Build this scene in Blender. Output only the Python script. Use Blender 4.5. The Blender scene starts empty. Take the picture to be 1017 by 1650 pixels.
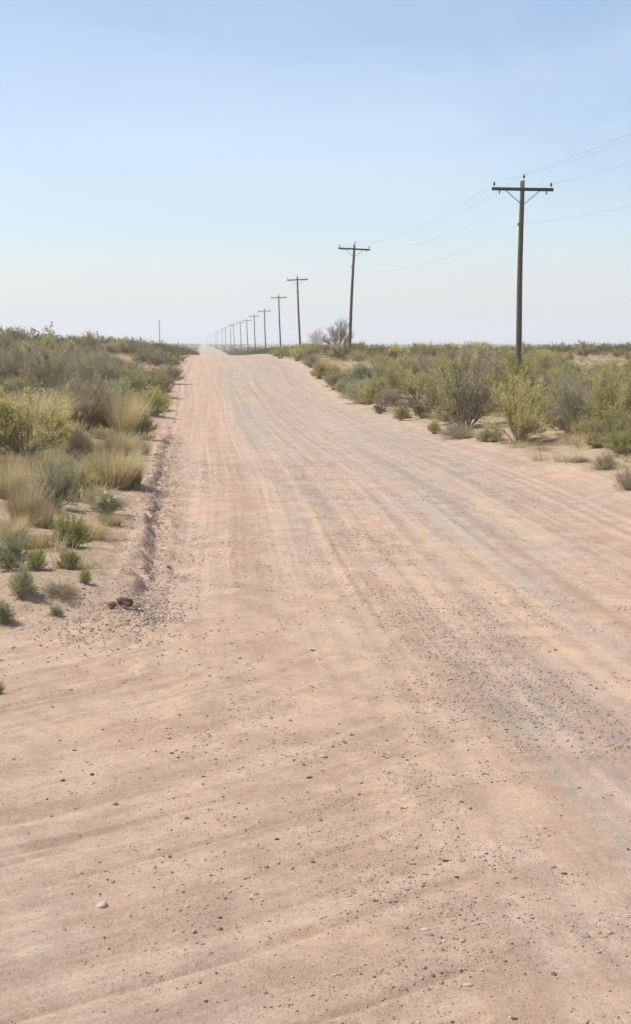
import bpy, math, random
import numpy as np
from mathutils import Vector, Matrix

R_ = math.radians
rng = np.random.default_rng(7)
random.seed(7)
scene = bpy.context.scene
col = scene.collection

# ------------------------------------------------------------------ camera numbers
F, PW, PH = 2400.0, 1017.0, 1650.0
pitch = math.atan(270 / F)
yaw = math.atan(183.5 / F * math.cos(pitch))
EYE = np.array([0, 0, 2.5])
FW = np.array([math.sin(yaw) * math.cos(pitch), math.cos(yaw) * math.cos(pitch), -math.sin(pitch)])
RT = np.array([math.cos(yaw), -math.sin(yaw), 0])
UP = np.array([math.sin(yaw) * math.sin(pitch), math.cos(yaw) * math.sin(pitch), math.cos(pitch)])

# ------------------------------------------------------------------ noise and terrain
def hsh(ix, iy, s):
    h = (ix.astype(np.int64) * 374761393 + iy.astype(np.int64) * 668265263 + s * 974634777) & 0xFFFFFFFF
    h = ((h ^ (h >> 13)) * 1274126177) & 0xFFFFFFFF
    h = (h ^ (h >> 16)) & 0xFFFF
    return h / 65535.0

def vn(x, y, s=0):
    x = np.asarray(x, float); y = np.asarray(y, float)
    ix = np.floor(x); iy = np.floor(y)
    fx = x - ix; fy = y - iy
    fx = fx * fx * (3 - 2 * fx); fy = fy * fy * (3 - 2 * fy)
    a = hsh(ix, iy, s); b = hsh(ix + 1, iy, s); c = hsh(ix, iy + 1, s); d = hsh(ix + 1, iy + 1, s)
    return (a + (b - a) * fx) * (1 - fy) + (c + (d - c) * fx) * fy - 0.5

def fbm(x, y, s=0, o=4, g=.5):
    t = 0; a = 1
    for k in range(o):
        t = t + a * vn(x * 2 ** k + 17.3 * k, y * 2 ** k - 9.1 * k, s + k)
        a *= g
    return t

def ss(a, b, v):
    t = np.clip((v - a) / (b - a), 0, 1)
    return t * t * (3 - 2 * t)

_pd = np.array([-200, 0, 25, 40, 55, 70, 80, 90, 103, 120, 140, 170, 230, 300, 370, 560, 900, 2000, 9000], float)
_pz = np.array([0, 0, 0, -.12, -.22, -.2, .1, .6, 1.05, 1.28, 1.34, 1.28, .75, 0.05, -.15, -.2, .3, .8, 1.0], float)
_dd = np.linspace(-200, 9000, 9201)
_zz = np.interp(_dd, _pd, _pz)
_k = np.hanning(17); _k /= _k.sum()
_zz = np.convolve(np.pad(_zz, 8, mode='edge'), _k, mode='valid')

TC = (-7.0, 17.0)                                     # centre the turning tracks curve round

def left_edge(y):
    return np.interp(y, [12, 14.6, 20, 36, 60, 92, 140, 170, 9000], [-.5, -.55, -.68, -.95, -1.0, -1.3, -.9, -.4, -.2]) + .07 * vn(y * .35, y * 0, 5)

def right_edge(y):
    return np.interp(y, [0, 20, 40, 56, 79, 92, 140, 170, 200, 9000], [7.2, 6.5, 6.2, 6.2, 6.1, 6.3, 6.6, 6.4, 6.2, 6.2]) + .35 * vn(y * .22, y * 0 + 3, 6)

def side_mask(x, y):                                   # 1 north of the side track, on the left bank
    ye = 14.3 + (np.maximum(x, -40) + .7) * .75 + .5 * vn(x * 1.5, y * 1.5, 9)
    ye = np.maximum(ye, 9.5)
    return ss(-.5, .9, y - ye)

GRV = ((13.3, .035, .030), (14.1, .04, .034), (14.75, .03, .028), (15.25, .03, .022), (15.6, .05, .042), (16.1, .03, .026), (16.9, .045, .030), (17.1, .02, .016), (17.55, .035, .028),
       (18.2, .05, .036), (18.36, .022, .02), (18.48, .022, .02), (18.60, .022, .02), (19.1, .04, .03), (19.3, .022, .02), (19.43, .022, .02), (19.9, .045, .034), (20.6, .03, .025))
def grooves(x, y, rr, th, tone=False):
    """wheel ruts of vehicles that turned in from the side track"""
    r2 = np.sqrt((x + 11.5) ** 2 + (y - 22) ** 2); t2 = np.arctan2(y - 22, x + 11.5)
    g = 0
    for k, (q, wdt, dep) in enumerate(GRV):
        wdt *= .8; e = (r2 - q - .22 * vn(t2 * 5, t2 * 0, 56 + k // 3) - .03 * vn(t2 * 40, t2 * 0, 156 + k)) / wdt
        m = ss(-.12, .12, vn(t2 * 8, t2 * 0 + k, 66)) * (.5 + vn(t2 * 50, r2 * 3, 67) + .5)
        if tone: g = g - m * dep / .04 * np.exp(-(e - .3) ** 2 * .8)  # painted shade: a dark line along each rut
        else: g = g + m * dep * .72 * (-np.exp(-e * e) + .45 * np.exp(-((e - 2) / 1.1) ** 2))
    return g

def height(x, y, detail=True):
    x = np.asarray(x, float); y = np.asarray(y, float)
    z = np.interp(y, _dd, _zz)
    dl = left_edge(y) - x
    dr = x - right_edge(y)
    sm = side_mask(x, y)
    scarp = (1 - .45 * ss(22, 45, y)) * np.clip(.095 + .15 * fbm(x * .5, y * .9, 13, 4, .65), .02, .17) * ss(-.05, .11, dl + .17 * fbm(x * 2.2, y * 1.6, 11, 5, .6)) * (1 - .5 * ss(60, 90, y))
    bank = np.interp(dl, [0, .3, 1.2, 4, 11, 30, 200], [0, 0, .09, .5, .95, 1.0, .6])
    z = z + sm * (scarp + bank * ss(13, 26, y) * (1 - .6 * ss(250, 500, y)))
    spill = .05 * np.exp(-((dl + .22) / .14) ** 2) * sm * (.4 + fbm(x * 2, y * .7, 12, 3)) * (y < 200)
    z = z + spill
    rb = np.interp(dr, [-.6, 0, .7, 1.6, 4, 9, 30, 300], [0, .03, .13, .2, .38, .45, .4, .2])
    z = z + rb * (1 - .6 * ss(250, 500, y)) * ss(14, 26, y)
    off = np.maximum(sm * ss(0, 2, dl), ss(.3, 2.0, dr) * ss(16, 24, y))
    z = z + off * ((.30 - .2 * ss(60, 110, y)) * fbm(x * .22, y * .16, 21, 4) + (.11 - .06 * ss(60, 110, y)) * fbm(x * 1.1, y * .8, 22, 4))
    far = ss(300, 2500, y)
    z = z + far * 1.2 * fbm(x * .0045, y * .0035, 31, 3)
    if detail:
        road = 1 - off
        near = 1 - ss(60, 140, y)
        # ruts that run with the road, wandering slowly
        u = x + .5 * vn(y * .07, y * 0 + 1.5, 41) + .22 * np.maximum(0, 9 - y) * .12
        main = np.maximum(ss(9.5, 15, y + .8 * x), ss(.7, 2.2, x + .35 * vn(y * .8, x, 44)))
        z = z + near * road * main * (.010 * fbm(u * 2.1, y * .035, 42, 3, .6) + .013 * fbm(u * 7.5, y * .06, 43, 3, .7))
        # tracks of wheels turning in from the left
        dx = x - TC[0]; dy = y - TC[1]
        rr = np.sqrt(dx * dx + dy * dy); th = np.arctan2(dy, dx)
        turn = (1 - ss(10, 15, y + .8 * x)) * near * (1 - ss(.5, 2.0, x + .6 * vn(y * .8, x, 45)))
        z = z + turn * (.007 * fbm(rr * 2.6, th * 2.2, 51, 2, .62) + .015 * fbm(rr * 7.5, th * 3.0, 52, 4, .72) * (.35 + 1.3 * ss(-.2, .2, fbm(x * .6, y * .6, 57, 2))))
        z = z + grooves(x, y, rr, th) * turn
        tread = np.sin(rr * 95) * ss(.12, .3, vn(rr * 1.3, th * 3.2, 55))
        z = z + turn * .0022 * tread
        # loose small relief
        rough = .5 + .9 * ss(-.2, .3, fbm(x * .7, y * .35, 61, 2))
        z = z + near * rough * (.014 * fbm(x * 2.4, y * 2.0, 62, 5, .58))
        z = z + near * sm * np.exp(-(dl / .45) ** 2) * .06 * fbm(x * 7, y * 5, 64, 3)
        # broken crust at the mouth of the side track
        cr = np.exp(-(((x + .85) / .55) ** 2 + ((y - 13.1) / .9) ** 2))
        z = z + cr * .07 * fbm(x * 6, y * 6, 65, 3, .7)
    return z

def pix_ray(px, py):
    d = FW * F + RT * (px - PW / 2) - UP * (py - PH / 2)
    return d / np.linalg.norm(d)

def hit(px, py):
    d = pix_ray(px, py)
    t = 3.0; prev = t
    while t < 6000:
        p = EYE + d * t
        if p[2] < height(p[0], p[1], False):
            lo, hi = prev, t
            for _ in range(24):
                m = (lo + hi) / 2; q = EYE + d * m
                if q[2] < height(q[0], q[1], False): hi = m
                else: lo = m
            return EYE + d * hi
        prev = t; t *= 1.01
    return EYE + d * 1200

def at_depth(px, y):                                   # x of a pixel column at forward distance y
    d = pix_ray(px, 555)
    return d[0] / d[1] * y

# ------------------------------------------------------------------ mesh + naming helpers
def mk(name, V, Fc, mats, parent=None, smooth=False, fattr=None):
    me = bpy.data.meshes.new(name)
    V = np.asarray(V, np.float32); Fc = np.asarray(Fc, np.int32)
    n, k = Fc.shape
    me.vertices.add(len(V)); me.vertices.foreach_set('co', V.ravel())
    me.loops.add(n * k); me.loops.foreach_set('vertex_index', Fc.ravel())
    me.polygons.add(n)
    me.polygons.foreach_set('loop_start', np.arange(0, n * k, k, dtype=np.int32))
    me.polygons.foreach_set('loop_total', np.full(n, k, np.int32))
    if smooth: me.polygons.foreach_set('use_smooth', np.ones(n, bool))
    me.update(calc_edges=True)
    if fattr:
        for nm, dom, arr in fattr:
            a = me.attributes.new(nm, 'FLOAT', dom); a.data.foreach_set('value', np.asarray(arr, np.float32))
    for m in (mats if isinstance(mats, (list, tuple)) else [mats]): me.materials.append(m)
    o = bpy.data.objects.new(name, me); col.objects.link(o)
    if parent: o.parent = parent
    return o

def empty(name, loc=(0, 0, 0)):
    o = bpy.data.objects.new(name, None); col.objects.link(o); o.location = loc
    o.empty_display_size = .3
    return o

def tag(o, label=None, cat=None, group=None, kind=None):
    if label: o['label'] = label
    if cat: o['category'] = cat
    if group: o['group'] = group
    if kind: o['kind'] = kind
    return o

def copy_tree(o, parent=None):
    c = o.copy(); col.objects.link(c)
    if parent: c.parent = parent
    for ch in list(o.children): copy_tree(ch, c)
    return c

class MB:                                              # quads only, joined into one mesh
    def __init__(s): s.v = []; s.f = []; s.n = 0
    def add(s, v, f):
        s.v.append(np.asarray(v, float)); s.f.append(np.asarray(f) + s.n); s.n += len(v)
    def tube(s, pts, rad, k=8, cap=True):
        pts = np.asarray(pts, float); rad = np.broadcast_to(rad, (len(pts),))
        vs = []
        for i, p in enumerate(pts):
            t = pts[min(i + 1, len(pts) - 1)] - pts[max(i - 1, 0)]; t = t / (np.linalg.norm(t) + 1e-9)
            a = np.cross(t, [0, 0, 1.] if abs(t[2]) < .9 else [1., 0, 0]); a /= np.linalg.norm(a)
            b = np.cross(t, a)
            for j in range(k):
                an = 2 * math.pi * j / k
                vs.append(p + rad[i] * (math.cos(an) * a + math.sin(an) * b))
        fs = []
        for i in range(len(pts) - 1):
            for j in range(k):
                fs.append([i * k + j, i * k + (j + 1) % k, (i + 1) * k + (j + 1) % k, (i + 1) * k + j])
        if cap:
            for base, c in ((0, pts[0]), ((len(pts) - 1) * k, pts[-1])):
                ci = len(vs); vs.append(c)
                for j in range(0, k, 2):
                    fs.append([ci, base + j, base + (j + 1) % k, base + (j + 2) % k])
        s.add(vs, fs)
    def box(s, c, d, bev=.012, rot=None):
        x, y, z = [q / 2 for q in d]; b = bev
        vs = []; 
        prof = [(-y + b, -z), (y - b, -z), (y, -z + b), (y, z - b), (y - b, z), (-y + b, z), (-y, z - b), (-y, -z + b)]
        for sx, ins in ((-x, b * .8), (-x + b, 0), (x - b, 0), (x, b * .8)):
            for (py, pz) in prof:
                vs.append([sx, py * (1 - ins / y), pz * (1 - ins / z)])
        fs = []
        for i in range(3):
            for j in range(8): fs.append([i * 8 + j, i * 8 + (j + 1) % 8, i * 8 + 8 + (j + 1) % 8, i * 8 + 8 + j])
        for base in (0, 24):
            fs += [[base, base + 1, base + 2, base + 7], [base + 2, base + 3, base + 6, base + 7], [base + 3, base + 4, base + 5, base + 6]]
        vs = np.array(vs)
        if rot is not None: vs = vs @ np.array(rot).T
        s.add(vs + np.array(c), fs)
    def build(s, name, m, parent=None, smooth=False):
        return mk(name, np.vstack(s.v), np.vstack(s.f), m, parent, smooth)

# ------------------------------------------------------------------ materials
def new_mat(name):
    m = bpy.data.materials.new(name); m.use_nodes = True
    nt = m.node_tree; nt.nodes.clear()
    out = nt.nodes.new('ShaderNodeOutputMaterial')
    return m, nt, out

def nd(nt, t, **kw):
    n = nt.nodes.new(t)
    for k, v in kw.items(): setattr(n, k, v)
    return n

def mixc(nt, fac, a, b, mode='MIX'):
    n = nd(nt, 'ShaderNodeMix', data_type='RGBA', blend_type=mode)
    for sock, val in ((n.inputs[0], fac), (n.inputs[6], a), (n.inputs[7], b)):
        if hasattr(val, 'links') or hasattr(val, 'is_output'): nt.links.new(val, sock)
        elif isinstance(val, tuple): sock.default_value = (*val, 1)
        else: sock.default_value = val
    return n.outputs[2]

def maprange(nt, v, a, b, c, d):
    n = nd(nt, 'ShaderNodeMapRange')
    nt.links.new(v, n.inputs[0])
    for i, q in enumerate((a, b, c, d)): n.inputs[i + 1].default_value = q
    return n.outputs[0]

def noise(nt, scale, detail=4, rough=.55, vec=None, dist=0):
    n = nd(nt, 'ShaderNodeTexNoise')
    n.inputs['Scale'].default_value = scale; n.inputs['Detail'].default_value = detail
    n.inputs['Roughness'].default_value = rough; n.inputs['Distortion'].default_value = dist
    if vec is not None: nt.links.new(vec, n.inputs['Vector'])
    return n.outputs['Fac']

SAND = (.50, .338, .228)
def ground_material():
    m, nt, out = new_mat('sandy_earth')
    geo = nd(nt, 'ShaderNodeNewGeometry'); pos = geo.outputs['Position']
    def att(n):
        a = nd(nt, 'ShaderNodeAttribute'); a.attribute_name = n; return a.outputs['Fac']
    gm, off, trk = att('gravel'), att('offroad'), att('tone')
    c = mixc(nt, maprange(nt, noise(nt, .9, 5), .35, .65, 0, 1), (.52, .36, .248), (.485, .345, .240))
    c = mixc(nt, maprange(nt, noise(nt, 9, 6, .65), .35, .68, 0, 1), c, (.555, .40, .283))
    # grey gravel fines
    sp = noise(nt, 60, 3, .7)
    gcol = mixc(nt, maprange(nt, sp, .42, .62, 0, 1), (.375, .305, .245), (.465, .38, .305))
    gf = nd(nt, 'ShaderNodeMath', operation='MULTIPLY'); nt.links.new(gm, gf.inputs[0])
    nt.links.new(maprange(nt, noise(nt, 7, 7, .8), .42, .58, .35, 1), gf.inputs[1])
    c = mixc(nt, gf.outputs[0], c, gcol)
    # reddish / yellowish sand off the road with litter
    oc = mixc(nt, maprange(nt, noise(nt, 1.6, 5, .6), .35, .65, 0, 1), (.50, .37, .245), (.40, .295, .19))
    oc = mixc(nt, maprange(nt, noise(nt, 22, 5, .75), .47, .62, 0, .75), oc, (.27, .205, .13))
    c = mixc(nt, off, c, oc)
    # mottling of packed and loose patches
    c = mixc(nt, maprange(nt, noise(nt, 27, 6, .75), .42, .58, 0, .6), c, mixc(nt, 1.0, c, (.80, .78, .76), 'MULTIPLY'))
    c = mixc(nt, maprange(nt, noise(nt, 5.1, 6, .68), .48, .66, 0, .5), c, mixc(nt, 1.0, c, (1.14, 1.13, 1.12), 'MULTIPLY'))
    # speckle of tiny stones
    vo = nd(nt, 'ShaderNodeTexVoronoi'); vo.inputs['Scale'].default_value = 52; vo.inputs['Randomness'].default_value = 1
    nt.links.new(pos, vo.inputs['Vector'])
    nt.links.new(pos, nt.nodes.new('ShaderNodeVectorMath').inputs[0])
    dsk = maprange(nt, vo.outputs['Distance'], .10, .26, 1, 0)
    sep = nd(nt, 'ShaderNodeSeparateColor'); nt.links.new(vo.outputs['Color'], sep.inputs[0])
    pick = maprange(nt, sep.outputs[0], .45, .5, 0, 1)
    mm = nd(nt, 'ShaderNodeMath', operation='MULTIPLY'); nt.links.new(dsk, mm.inputs[0]); nt.links.new(pick, mm.inputs[1])
    m2 = nd(nt, 'ShaderNodeMath', operation='MULTIPLY'); nt.links.new(mm.outputs[0], m2.inputs[0])
    nt.links.new(maprange(nt, gm, 0, 1, .35, .95), m2.inputs[1])
    scol = mixc(nt, sep.outputs[1], (.21, .15, .115), (.60, .50, .40))
    c = mixc(nt, m2.outputs[0], c, scol)
    # tone from packed / loose streaks, plus shade painted into the wheel ruts
    c = mixc(nt, maprange(nt, trk, -.5, .5, .0, 1.0), mixc(nt, 1.0, c, (.82, .79, .77), 'MULTIPLY'), mixc(nt, 1.0, c, (1.06, 1.06, 1.06), 'MULTIPLY'))
    b = nd(nt, 'ShaderNodeBsdfPrincipled'); nt.links.new(c, b.inputs['Base Color'])
    b.inputs['Roughness'].default_value = .95; b.inputs['Specular IOR Level'].default_value = .15
    bp = nd(nt, 'ShaderNodeBump'); bp.inputs['Strength'].default_value = .9; bp.inputs['Distance'].default_value = .016
    nt.links.new(noise(nt, 38, 7, .72), bp.inputs['Height'])
    bp2 = nd(nt, 'ShaderNodeBump'); bp2.inputs['Strength'].default_value = .6; bp2.inputs['Distance'].default_value = .010
    nt.links.new(mm.outputs[0], bp2.inputs['Height']); nt.links.new(bp.outputs[0], bp2.inputs['Normal'])
    nt.links.new(bp2.outputs[0], b.inputs['Normal'])
    nt.links.new(b.outputs[0], out.inputs[0])
    for n in list(nt.nodes):                            # world coordinates for every noise
        if n.type == 'TEX_NOISE': nt.links.new(pos, n.inputs['Vector'])
    return m

def leaf_material(name, a, b, dry=(.30, .22, .13), dryamt=.12, trans=.35):
    m, nt, out = new_mat(name)
    geo = nd(nt, 'ShaderNodeNewGeometry'); oi = nd(nt, 'ShaderNodeObjectInfo')
    rnd = geo.outputs['Random Per Island']
    c = mixc(nt, rnd, a, b)
    c = mixc(nt, maprange(nt, rnd, 1 - dryamt, 1 - dryamt + .001, 0, 1), c, dry)
    tc = nd(nt, 'ShaderNodeTexCoord')
    ns = noise(nt, 2.2, 3, .5, tc.outputs['Object'])
    c = mixc(nt, maprange(nt, ns, .38, .66, 0, .5), c, tuple(q * .62 + d * .3 for q, d in zip(a, dry)))
    hs = nd(nt, 'ShaderNodeHueSaturation'); nt.links.new(c, hs.inputs['Color'])
    nt.links.new(maprange(nt, oi.outputs['Random'], 0, 1, .8, 1.2), hs.inputs['Value'])
    mu = nd(nt, 'ShaderNodeMath', operation='MULTIPLY_ADD'); nt.links.new(oi.outputs['Random'], mu.inputs[0]); mu.inputs[1].default_value = 7.31
    fr = nd(nt, 'ShaderNodeMath', operation='FRACT'); nt.links.new(mu.outputs[0], fr.inputs[0])
    nt.links.new(maprange(nt, fr.outputs[0], 0, 1, .485, .512), hs.inputs['Hue'])
    d = nd(nt, 'ShaderNodeBsdfDiffuse'); t = nd(nt, 'ShaderNodeBsdfTranslucent')
    nt.links.new(hs.outputs[0], d.inputs[0]); nt.links.new(hs.outputs[0], t.inputs[0])
    mx = nd(nt, 'ShaderNodeMixShader'); mx.inputs[0].default_value = trans
    nt.links.new(d.outputs[0], mx.inputs[1]); nt.links.new(t.outputs[0], mx.inputs[2])
    nt.links.new(mx.outputs[0], out.inputs[0])
    return m

def plain(name, a, b, scale=8, rough=.85, stretch=None, bump=.3, island=False):
    m, nt, out = new_mat(name)
    tc = nd(nt, 'ShaderNodeTexCoord'); v = tc.outputs['Object']
    if stretch:
        mp = nd(nt, 'ShaderNodeMapping'); mp.inputs['Scale'].default_value = stretch; nt.links.new(v, mp.inputs[0]); v = mp.outputs[0]
    n = noise(nt, scale, 5, .65, v)
    c = mixc(nt, maprange(nt, n, .35, .65, 0, 1), a, b)
    if island:
        geo = nd(nt, 'ShaderNodeNewGeometry')
        ramp = nd(nt, 'ShaderNodeValToRGB'); nt.links.new(geo.outputs['Random Per Island'], ramp.inputs[0])
        ramp.color_ramp.interpolation = 'CONSTANT'
        e = ramp.color_ramp.elements
        e[0].position = 0; e[0].color = (.20, .14, .11, 1)
        e[1].position = .22; e[1].color = (.33, .245, .19, 1)
        for p_, c_ in ((.48, (.36, .31, .255)), (.66, (.46, .345, .255)), (.9, (.50, .41, .325)), (.975, (.60, .52, .44))):
            q = e.new(p_); q.color = (*c_, 1)
        c = mixc(nt, .8, c, ramp.outputs[0])
    b_ = nd(nt, 'ShaderNodeBsdfPrincipled'); nt.links.new(c, b_.inputs['Base Color']); b_.inputs['Roughness'].default_value = rough
    b_.inputs['Specular IOR Level'].default_value = .25
    bp = nd(nt, 'ShaderNodeBump'); bp.inputs['Strength'].default_value = bump; bp.inputs['Distance'].default_value = .01
    nt.links.new(n, bp.inputs['Height']); nt.links.new(bp.outputs[0], b_.inputs['Normal'])
    nt.links.new(b_.outputs[0], out.inputs[0])
    return m

M = {}
M['ground'] = ground_material()
M['olive'] = leaf_material('olive_leaves', (.43, .395, .14), (.68, .61, .255), trans=.42)
M['yellow'] = leaf_material('yellow_green_leaves', (.56, .51, .165), (.80, .71, .30), (.58, .46, .26), .18, .42)
M['green'] = leaf_material('green_leaves', (.38, .40, .09), (.60, .58, .18), dryamt=.08, trans=.42)
M['sage'] = leaf_material('sage_leaves', (.39, .40, .205), (.60, .60, .345), (.40, .34, .22), .12, .4)
M['brown'] = leaf_material('brown_leaves', (.44, .37, .20), (.62, .53, .31), (.42, .32, .21), .3)
M['dark'] = leaf_material('dark_leaves', (.17, .18, .085), (.30, .29, .145), dryamt=.1)
M['straw'] = leaf_material('dry_straw', (.52, .42, .24), (.68, .57, .35), (.42, .32, .19), .25, .35)
M['strawgreen'] = leaf_material('half_green_straw', (.48, .40, .205), (.66, .55, .32), (.58, .46, .28), .35, .35)
M['petal'] = leaf_material('pale_petals', (.75, .72, .55), (.80, .78, .66), dryamt=0)
M['far'] = leaf_material('far_brush_leaves', (.17, .155, .075), (.33, .285, .14), (.33, .25, .15), .22, .35)
M['twig'] = plain('grey_twigs', (.32, .27, .175), (.48, .41, .28), 20)
M['twig_brown'] = plain('brown_twigs', (.25, .195, .145), (.39, .31, .235), 20)
M['wood'] = plain('weathered_pole_wood', (.085, .062, .05), (.15, .115, .095), 6, .8, (4, 4, .35), .6)
M['arm'] = plain('weathered_arm_wood', (.05, .04, .035), (.10, .08, .07), 5, .8, (.5, 5, 5), .5)
M['steel'] = plain('dull_steel', (.10, .10, .10), (.17, .17, .17), 12, .5)
M['porcelain'] = plain('brown_porcelain', (.06, .035, .028), (.09, .055, .045), 10, .3)
M['wire'] = plain('aluminium_wire', (.30, .31, .33), (.38, .39, .41), 3, .6)
M['stone'] = plain('mixed_gravel_stone', (.28, .2, .16), (.38, .29, .23), 40, .9, None, .4, True)
M['stone_dark'] = plain('dark_stone', (.10, .065, .05), (.19, .13, .105), 45, .9)
M['stone_mid'] = plain('brown_stone', (.20, .14, .11), (.32, .235, .185), 45, .9)
M['stone_pale'] = plain('pale_stone', (.44, .355, .28), (.56, .47, .385), 40, .9)
M['stone_grey'] = plain('grey_stone', (.25, .22, .19), (.36, .32, .28), 40, .9)
M['clod'] = plain('dark_clod_earth', (.13, .08, .055), (.25, .165, .12), 30, .95)

# ------------------------------------------------------------------ ground and road
def axis_y():
    ys = [-60, -30, -15, -8, -3, 0, 1.5, 2.6, 3.4, 4.0]
    y = 4.2
    while y < 9000:
        ys.append(y); y += max(.016, y * .0031) if y < 26 else (y * .0055 if y < 160 else y * .02)
    ys.append(9000)
    return np.array(ys)
def axis_x():
    a = np.arange(-2.6, 7.4, .028)
    l = [-2.6]; s = .04
    while l[-1] > -9000: l.append(l[-1] - s); s *= 1.05
    r = [a[-1]]; s = .04
    while r[-1] < 9000: r.append(r[-1] + s); s *= 1.05
    return np.concatenate([np.array(l[1:])[::-1], a, np.array(r[1:])])
ys = axis_y(); xs = axis_x()
X, Y = np.meshgrid(xs, ys)
Z = height(X, Y)
Z = np.where((np.abs(X) > 6000) | (Y > 7500), Z - 0, Z)
nx, ny = len(xs), len(ys)
print('grid', nx, ny)
dl = left_edge(Y) - X; dr = X - right_edge(Y)
sm = side_mask(X, Y)
offr = np.clip(np.maximum(sm * ss(-.02, .8, dl + .3 * fbm(X * 1.3, Y * .8, 70, 3)), ss(.2, 1.5, dr + .6 * fbm(X * .9, Y * .6, 71, 3)) * ss(14, 22, Y)), 0, 1)
# gravel: grey streaks along the wheel-swept lanes
u = X + .5 * vn(Y * .07, Y * 0 + 1.5, 41)
lane = np.exp(-((u - 1.75) / .4) ** 2) * .6 + np.exp(-((u - 3.4) / .8) ** 2) * .6 + np.exp(-((u - 5.0) / .5) ** 2) * .4
lane2 = .55 * np.exp(-((X - 1.7 - .02 * Y) / .55) ** 2) + .5 * np.exp(-((X - 2.9) / .5) ** 2)
bl = ss(10, 17, Y)
grav = (lane * bl + lane2 * (1 - bl)) * (1 + 2.2 * fbm(u * 3.6, Y * .07, 81, 4, .7)) + .8 * fbm(X * .9, Y * .4, 82, 4)
grav = grav + .6 * ss(16, 36, Y) * ss(.4, 1.5, u)
grav = np.clip(grav, 0, 1) * (1 - offr)
rr = np.hypot(X - TC[0], Y - TC[1]); th = np.arctan2(Y - TC[1], X - TC[0])
turn = (1 - ss(10, 15, Y + .8 * X)) * (1 - ss(.5, 2.0, X + .6 * vn(Y * .8, X, 45)))
tone = (1 - turn) * (1 - .45 * ss(20, 45, Y)) * (.5 * fbm(u * 2.0, Y * .03, 83, 3, .6) + .75 * fbm(u * 7.5, Y * .05, 89, 3, .75)) + turn * (.25 * fbm(rr * 2.6, th * 1.8, 84, 2, .7) + .7 * fbm(rr * 8, th * 2.6, 94, 4, .75)) + .7 * fbm(X * 4, Y * 3, 85, 5, .7)
tone = np.clip(tone + .4 * turn * grooves(X, Y, rr, th, True), -.5, .5)  # rut shade painted into the ground colour so the tracks show
V = np.stack([X, Y, Z], -1).reshape(-1, 3)
ii = np.arange(nx * ny).reshape(ny, nx)
Q = np.stack([ii[:-1, :-1], ii[:-1, 1:], ii[1:, 1:], ii[1:, :-1]], -1).reshape(-1, 4)
cx = (X[:-1, :-1] + X[1:, 1:]).ravel() / 2; cy = (Y[:-1, :-1] + Y[1:, 1:]).ravel() / 2
is_road = (cx > left_edge(cy)) & (cx < right_edge(cy)) | ((cy < 14) & (side_mask(cx, cy) < .5) & (cx < 0) & (cx > -60)) | ((cy < 14) & (cx >= -.6) & (cx < 9))
def submesh(name, mask):
    q = Q[mask]; used, inv = np.unique(q, return_inverse=True)
    at = [('gravel', 'POINT', grav.ravel()[used]), ('offroad', 'POINT', offr.ravel()[used]), ('tone', 'POINT', tone.ravel()[used])]
    return mk(name, V[used], inv.reshape(-1, 4), M['ground'], None, True, at)
tag(submesh('dirt_road', is_road), kind='structure')
tag(submesh('ground', ~is_road), kind='structure')
del V, Q, ii

# ------------------------------------------------------------------ far hills
def hills():
    n = 160; m = 14
    xx = np.linspace(-6500, 6500, n); tt = np.linspace(0, 1, m)
    A, T = np.meshgrid(xx, tt)
    ridge = 9 + 34 * ss(-.25, .35, fbm(A * .0006, A * 0 + 2, 91, 4)) * (1 - .93 * ss(-480, -150, A)) + 5 * fbm(A * .004, A * 0, 92, 3)
    z = ridge * np.sin(np.pi * T) ** 1.3 * (1 + .3 * fbm(A * .003, T * 4, 93, 3)) - 3
    y = 3700 + 1300 * T
    return mk('hills', np.stack([A, y, z], -1).reshape(-1, 3), (lambda i: np.stack([i[:-1, :-1], i[:-1, 1:], i[1:, 1:], i[1:, :-1]], -1).reshape(-1, 4))(np.arange(n * m).reshape(m, n)), M['ground_far'], None, True)
M['ground_far'] = plain('hill_scrub', (.12, .115, .075), (.19, .165, .11), .01)
tag(hills(), kind='structure')

# ------------------------------------------------------------------ shrub builder
def dirs(n, g):
    v = g.normal(size=(n, 3)); return v / np.linalg.norm(v, axis=1, keepdims=True)

def sticks(p0, p1, r0, r1, bend=None, g=rng):
    """three sided tapering sticks, optional bend through a middle ring"""
    n = len(p0); t = p1 - p0; L = np.linalg.norm(t, axis=1, keepdims=True) + 1e-9; t = t / L
    a = np.cross(t, dirs(n, g)); a /= np.linalg.norm(a, axis=1, keepdims=True) + 1e-9
    b = np.cross(t, a)
    mid = (p0 + p1) / 2 + (bend if bend is not None else 0)
    rings = [(p0, r0), (mid, (r0 + r1) / 2), (p1, r1)]
    vs = []
    for c, r in rings:
        r = np.asarray(r).reshape(-1, 1) * np.ones((n, 1))
        for k in range(3):
            an = 2.0944 * k
            vs.append(c + r * (math.cos(an) * a + math.sin(an) * b))
    Vv = np.stack(vs, 1).reshape(-1, 3)
    fs = []
    for i in range(2):
        for k in range(3): fs.append([i * 3 + k, i * 3 + (k + 1) % 3, i * 3 + 3 + (k + 1) % 3, i * 3 + 3 + k])
    Ff = (np.array(fs)[None] + (np.arange(n) * 9)[:, None, None]).reshape(-1, 4)
    return Vv, Ff

def leaves(p, d, size, asp, g):
    n = len(p)
    s = size * g.uniform(.6, 1.4, (n, 1))
    d = d + .7 * dirs(n, g); d /= np.linalg.norm(d, axis=1, keepdims=True)
    w = np.cross(d, dirs(n, g)); w /= np.linalg.norm(w, axis=1, keepdims=True) + 1e-9
    w = w * s * asp
    Vv = np.stack([p, p + d * s * .5 + w * .5, p + d * s, p + d * s * .5 - w * .5], 1).reshape(-1, 3)
    Ff = np.arange(n * 4).reshape(-1, 4)
    return Vv, Ff

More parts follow.
